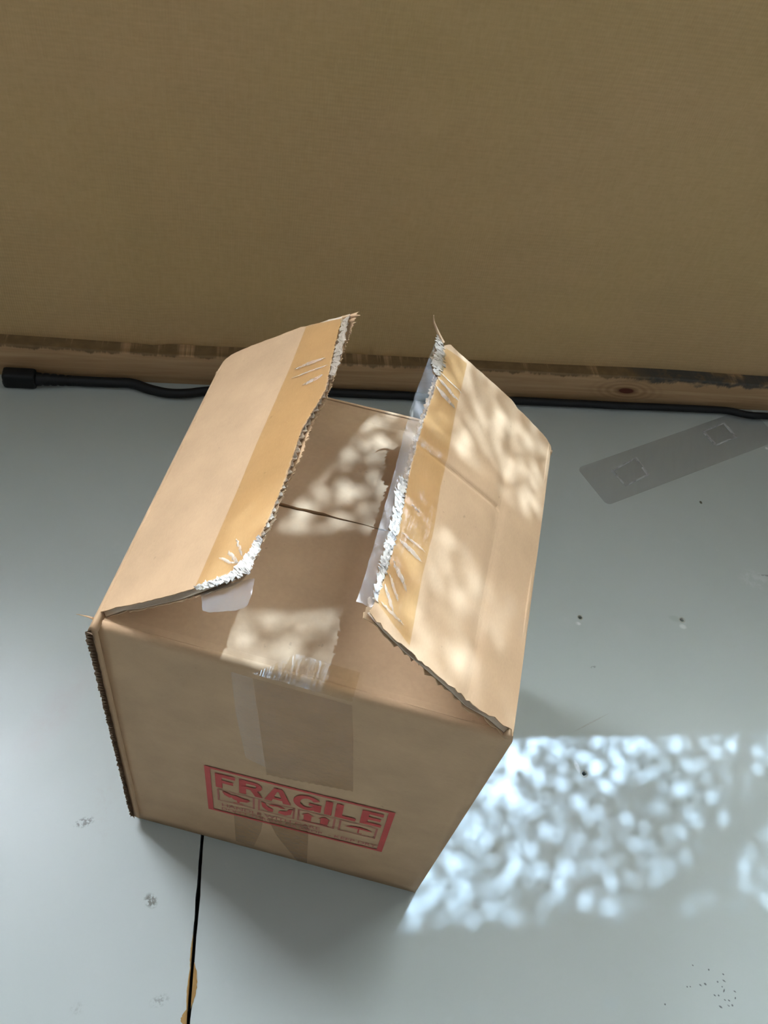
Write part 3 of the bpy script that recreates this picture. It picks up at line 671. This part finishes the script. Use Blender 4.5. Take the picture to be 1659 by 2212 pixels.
text(ink2, 'HANDLE WITH CARE', .082, .765, .640, .835, .012)
text(ink2, "DON'T THROW OR DROP", .080, .862, .655, .928, .012)
text(ink2, '- KEEP DRY', .690, .850, .962, .922, .012)
tag(ink2.m.build('handling_print', RED_FAINT, box), 'small worn red lettering and frames of the stamp')

# ================================================================== power cable by the batten
cable = bpy.data.objects.new('power_cable', None); COL.objects.link(cable)
tag(cable, 'black power cable with a socket end lying along the pine batten', 'cable')
pts = [(140, 806), (200, 809), (250, 815), (290, 828), (330, 845), (370, 853), (410, 853), (443, 849), (520, 838), (620, 838), (715, 838), (762, 835), (816, 844), (888, 855), (960, 868), (1040, 868), (1107, 859), (1161, 858), (1204, 864), (1262, 873), (1320, 877), (1421, 875), (1511, 877), (1565, 888), (1609, 897), (1660, 900)]
path = []
for p in pts:
    P = onz(p, .004); a, b = to_ab(P); path.append(wp(a, min(b, -.0046), .0052))
path += [wp(.52, -.016, .0042), wp(.75, -.01, .0042), wp(1.1, -.02, .0042)]
path = catmull(path, 8)
m = MB(); nP = len(path); m.tube(path, [.0052-.0015*i/nP for i in range(nP)], 12); m.build('cord', BLACK, cable, True)
BC = -.0076
def on_row(px, z): a, b = to_ab(onp(px, PW+NW*BC, NW)); return wp(a, BC, z)
P, Q = on_row((10, 799), .0088), on_row((80, 802), .0085)
def rbox(m, P, Q, hw, hh, r=.003, taper=1.):
    ax = (Q-P)/np.linalg.norm(Q-P); sd = np.cross(Z, ax); sd /= np.linalg.norm(sd); up = np.cross(ax, sd); rings = []
    L = np.linalg.norm(Q-P)
    for x, k in ((0, .86), (.001, .97), (.003, 1.), (L*.5, 1.), (L-.003, taper), (L-.001, taper*.96), (L, taper*.86)):
        ring = []
        for cx, cy, q0 in ((1, 1, 0), (-1, 1, 90), (-1, -1, 180), (1, -1, 270)):
            for q in (0, 30, 60, 90):
                q = math.radians(q0+q); ring.append(P+ax*x+sd*k*((hw-r)*cx+r*math.cos(q))+up*k*((hh-r)*cy+r*math.sin(q)))
        rings.append(ring)
    n = 16; V = [v for r_ in rings for v in r_]; F = []
    for i in range(len(rings)-1): F += [(i*n+k, i*n+(k+1) % n, (i+1)*n+(k+1) % n, (i+1)*n+k) for k in range(n)]
    F += [tuple(range(n))[::-1], tuple((len(rings)-1)*n+k for k in range(n))]; m.add(V, F)
m = MB(); rbox(m, P, Q, .0070, .0086); sock = m.build('socket', BLACK, cable, True)
ax = (Q-P)/np.linalg.norm(Q-P); sd = np.cross(Z, ax)
m = MB()
for o_, h_ in ((0, .002), (.0045, -.002), (-.0045, -.002)):
    c_ = P+sd*o_+Z*h_; m.box(lambda a, b, z: c_+ax*a+sd*b+Z*z, -.0006, .001, -.001, .001, -.0022, .0022)
m.build('contact_slot', DARK, sock)
m = MB(); S0 = Q-ax*.001; S1 = path[0]; S1b = path[6]
n = 24; rr = []; pp = []
for i in range(n+1):
    t = i/n; pp.append(S0*(1-t)+S1b*t); rr.append((.0066-.0018*t)*(1 if i % 4 else .88))
m.tube(pp, rr, 14); m.build('strain_relief', BLACK, cable, True)

# ================================================================== clear plastic strip on the floor
stripo = bpy.data.objects.new('plastic_strip', None); COL.objects.link(stripo)
stripo.location = Vector(wp(.29, -.06, 0))
tag(stripo, 'grey see-through plastic strip with two square pads lying on the floor behind the box', 'plastic strip')
loc = np.array(stripo.location)
ang = math.radians(23.6); e1_ = math.cos(ang)*DW+math.sin(ang)*NW; e2_ = -math.sin(ang)*DW+math.cos(ang)*NW
org = wp(.1845, -.1395, 0)                               # near left corner
Ls, Ws, rc = .30, .0515, .006
# corner-rounded outline; lies flat, far end passes under nothing
def rr_outline(L, Wd, r, n=6):
    out = []
    for cx, cy, q0 in ((L-r, Wd-r, 0), (r, Wd-r, 90), (r, r, 180), (L-r, r, 270)):
        out += [(cx+r*math.cos(math.radians(q0+90*k/n)), cy+r*math.sin(math.radians(q0+90*k/n))) for k in range(n+1)]
    return out
ol = rr_outline(.245, Ws, rc); V = [org+e1_*x+e2_*y+Z*zz-loc for zz in (.0002, .0007) for x, y in ol]; n = len(ol)
mk('film', V, [tuple(range(n))[::-1], tuple(range(n, 2*n))]+[(k, (k+1) % n, n+(k+1) % n, n+k) for k in range(n)], FILM, stripo)
for quad in ([(1314, 1016), (1368, 986), (1396, 1025), (1345, 1050)], [(1508, 931), (1556, 911), (1584, 944), (1538, 962)]):
    Q4 = [onz(p, .001) for p in quad]; c_ = sum(Q4)/4; V = []; F = []
    prof = [(1.0, .0008), (.97, .0021), (.88, .0021), (.84, .0010), (.30, .0010), (.24, .0016), (.02, .0016)]
    pts4 = []
    for k in range(4):
        for t in np.linspace(0, 1, 8)[:-1]: pts4.append(Q4[k]+(Q4[(k+1) % 4]-Q4[k])*t)
    for sc, z in prof: V += [np.array([*(c_+(p-c_)*sc)[:2], z])-loc for p in pts4]
    n = len(pts4)
    for i in range(len(prof)-1): F += [(i*n+k, i*n+(k+1) % n, (i+1)*n+(k+1) % n, (i+1)*n+k) for k in range(n)]
    F.append(tuple((len(prof)-1)*n+k for k in range(n)))
    o = mk('square_pad', V, F, [FILM_PAD, PAD_RIM_SHINE], stripo)
    for i, p in enumerate(o.data.polygons): p.material_index = 1 if i < 3*n and random.random() < .8 else 0  # most rim faces get the painted highlight
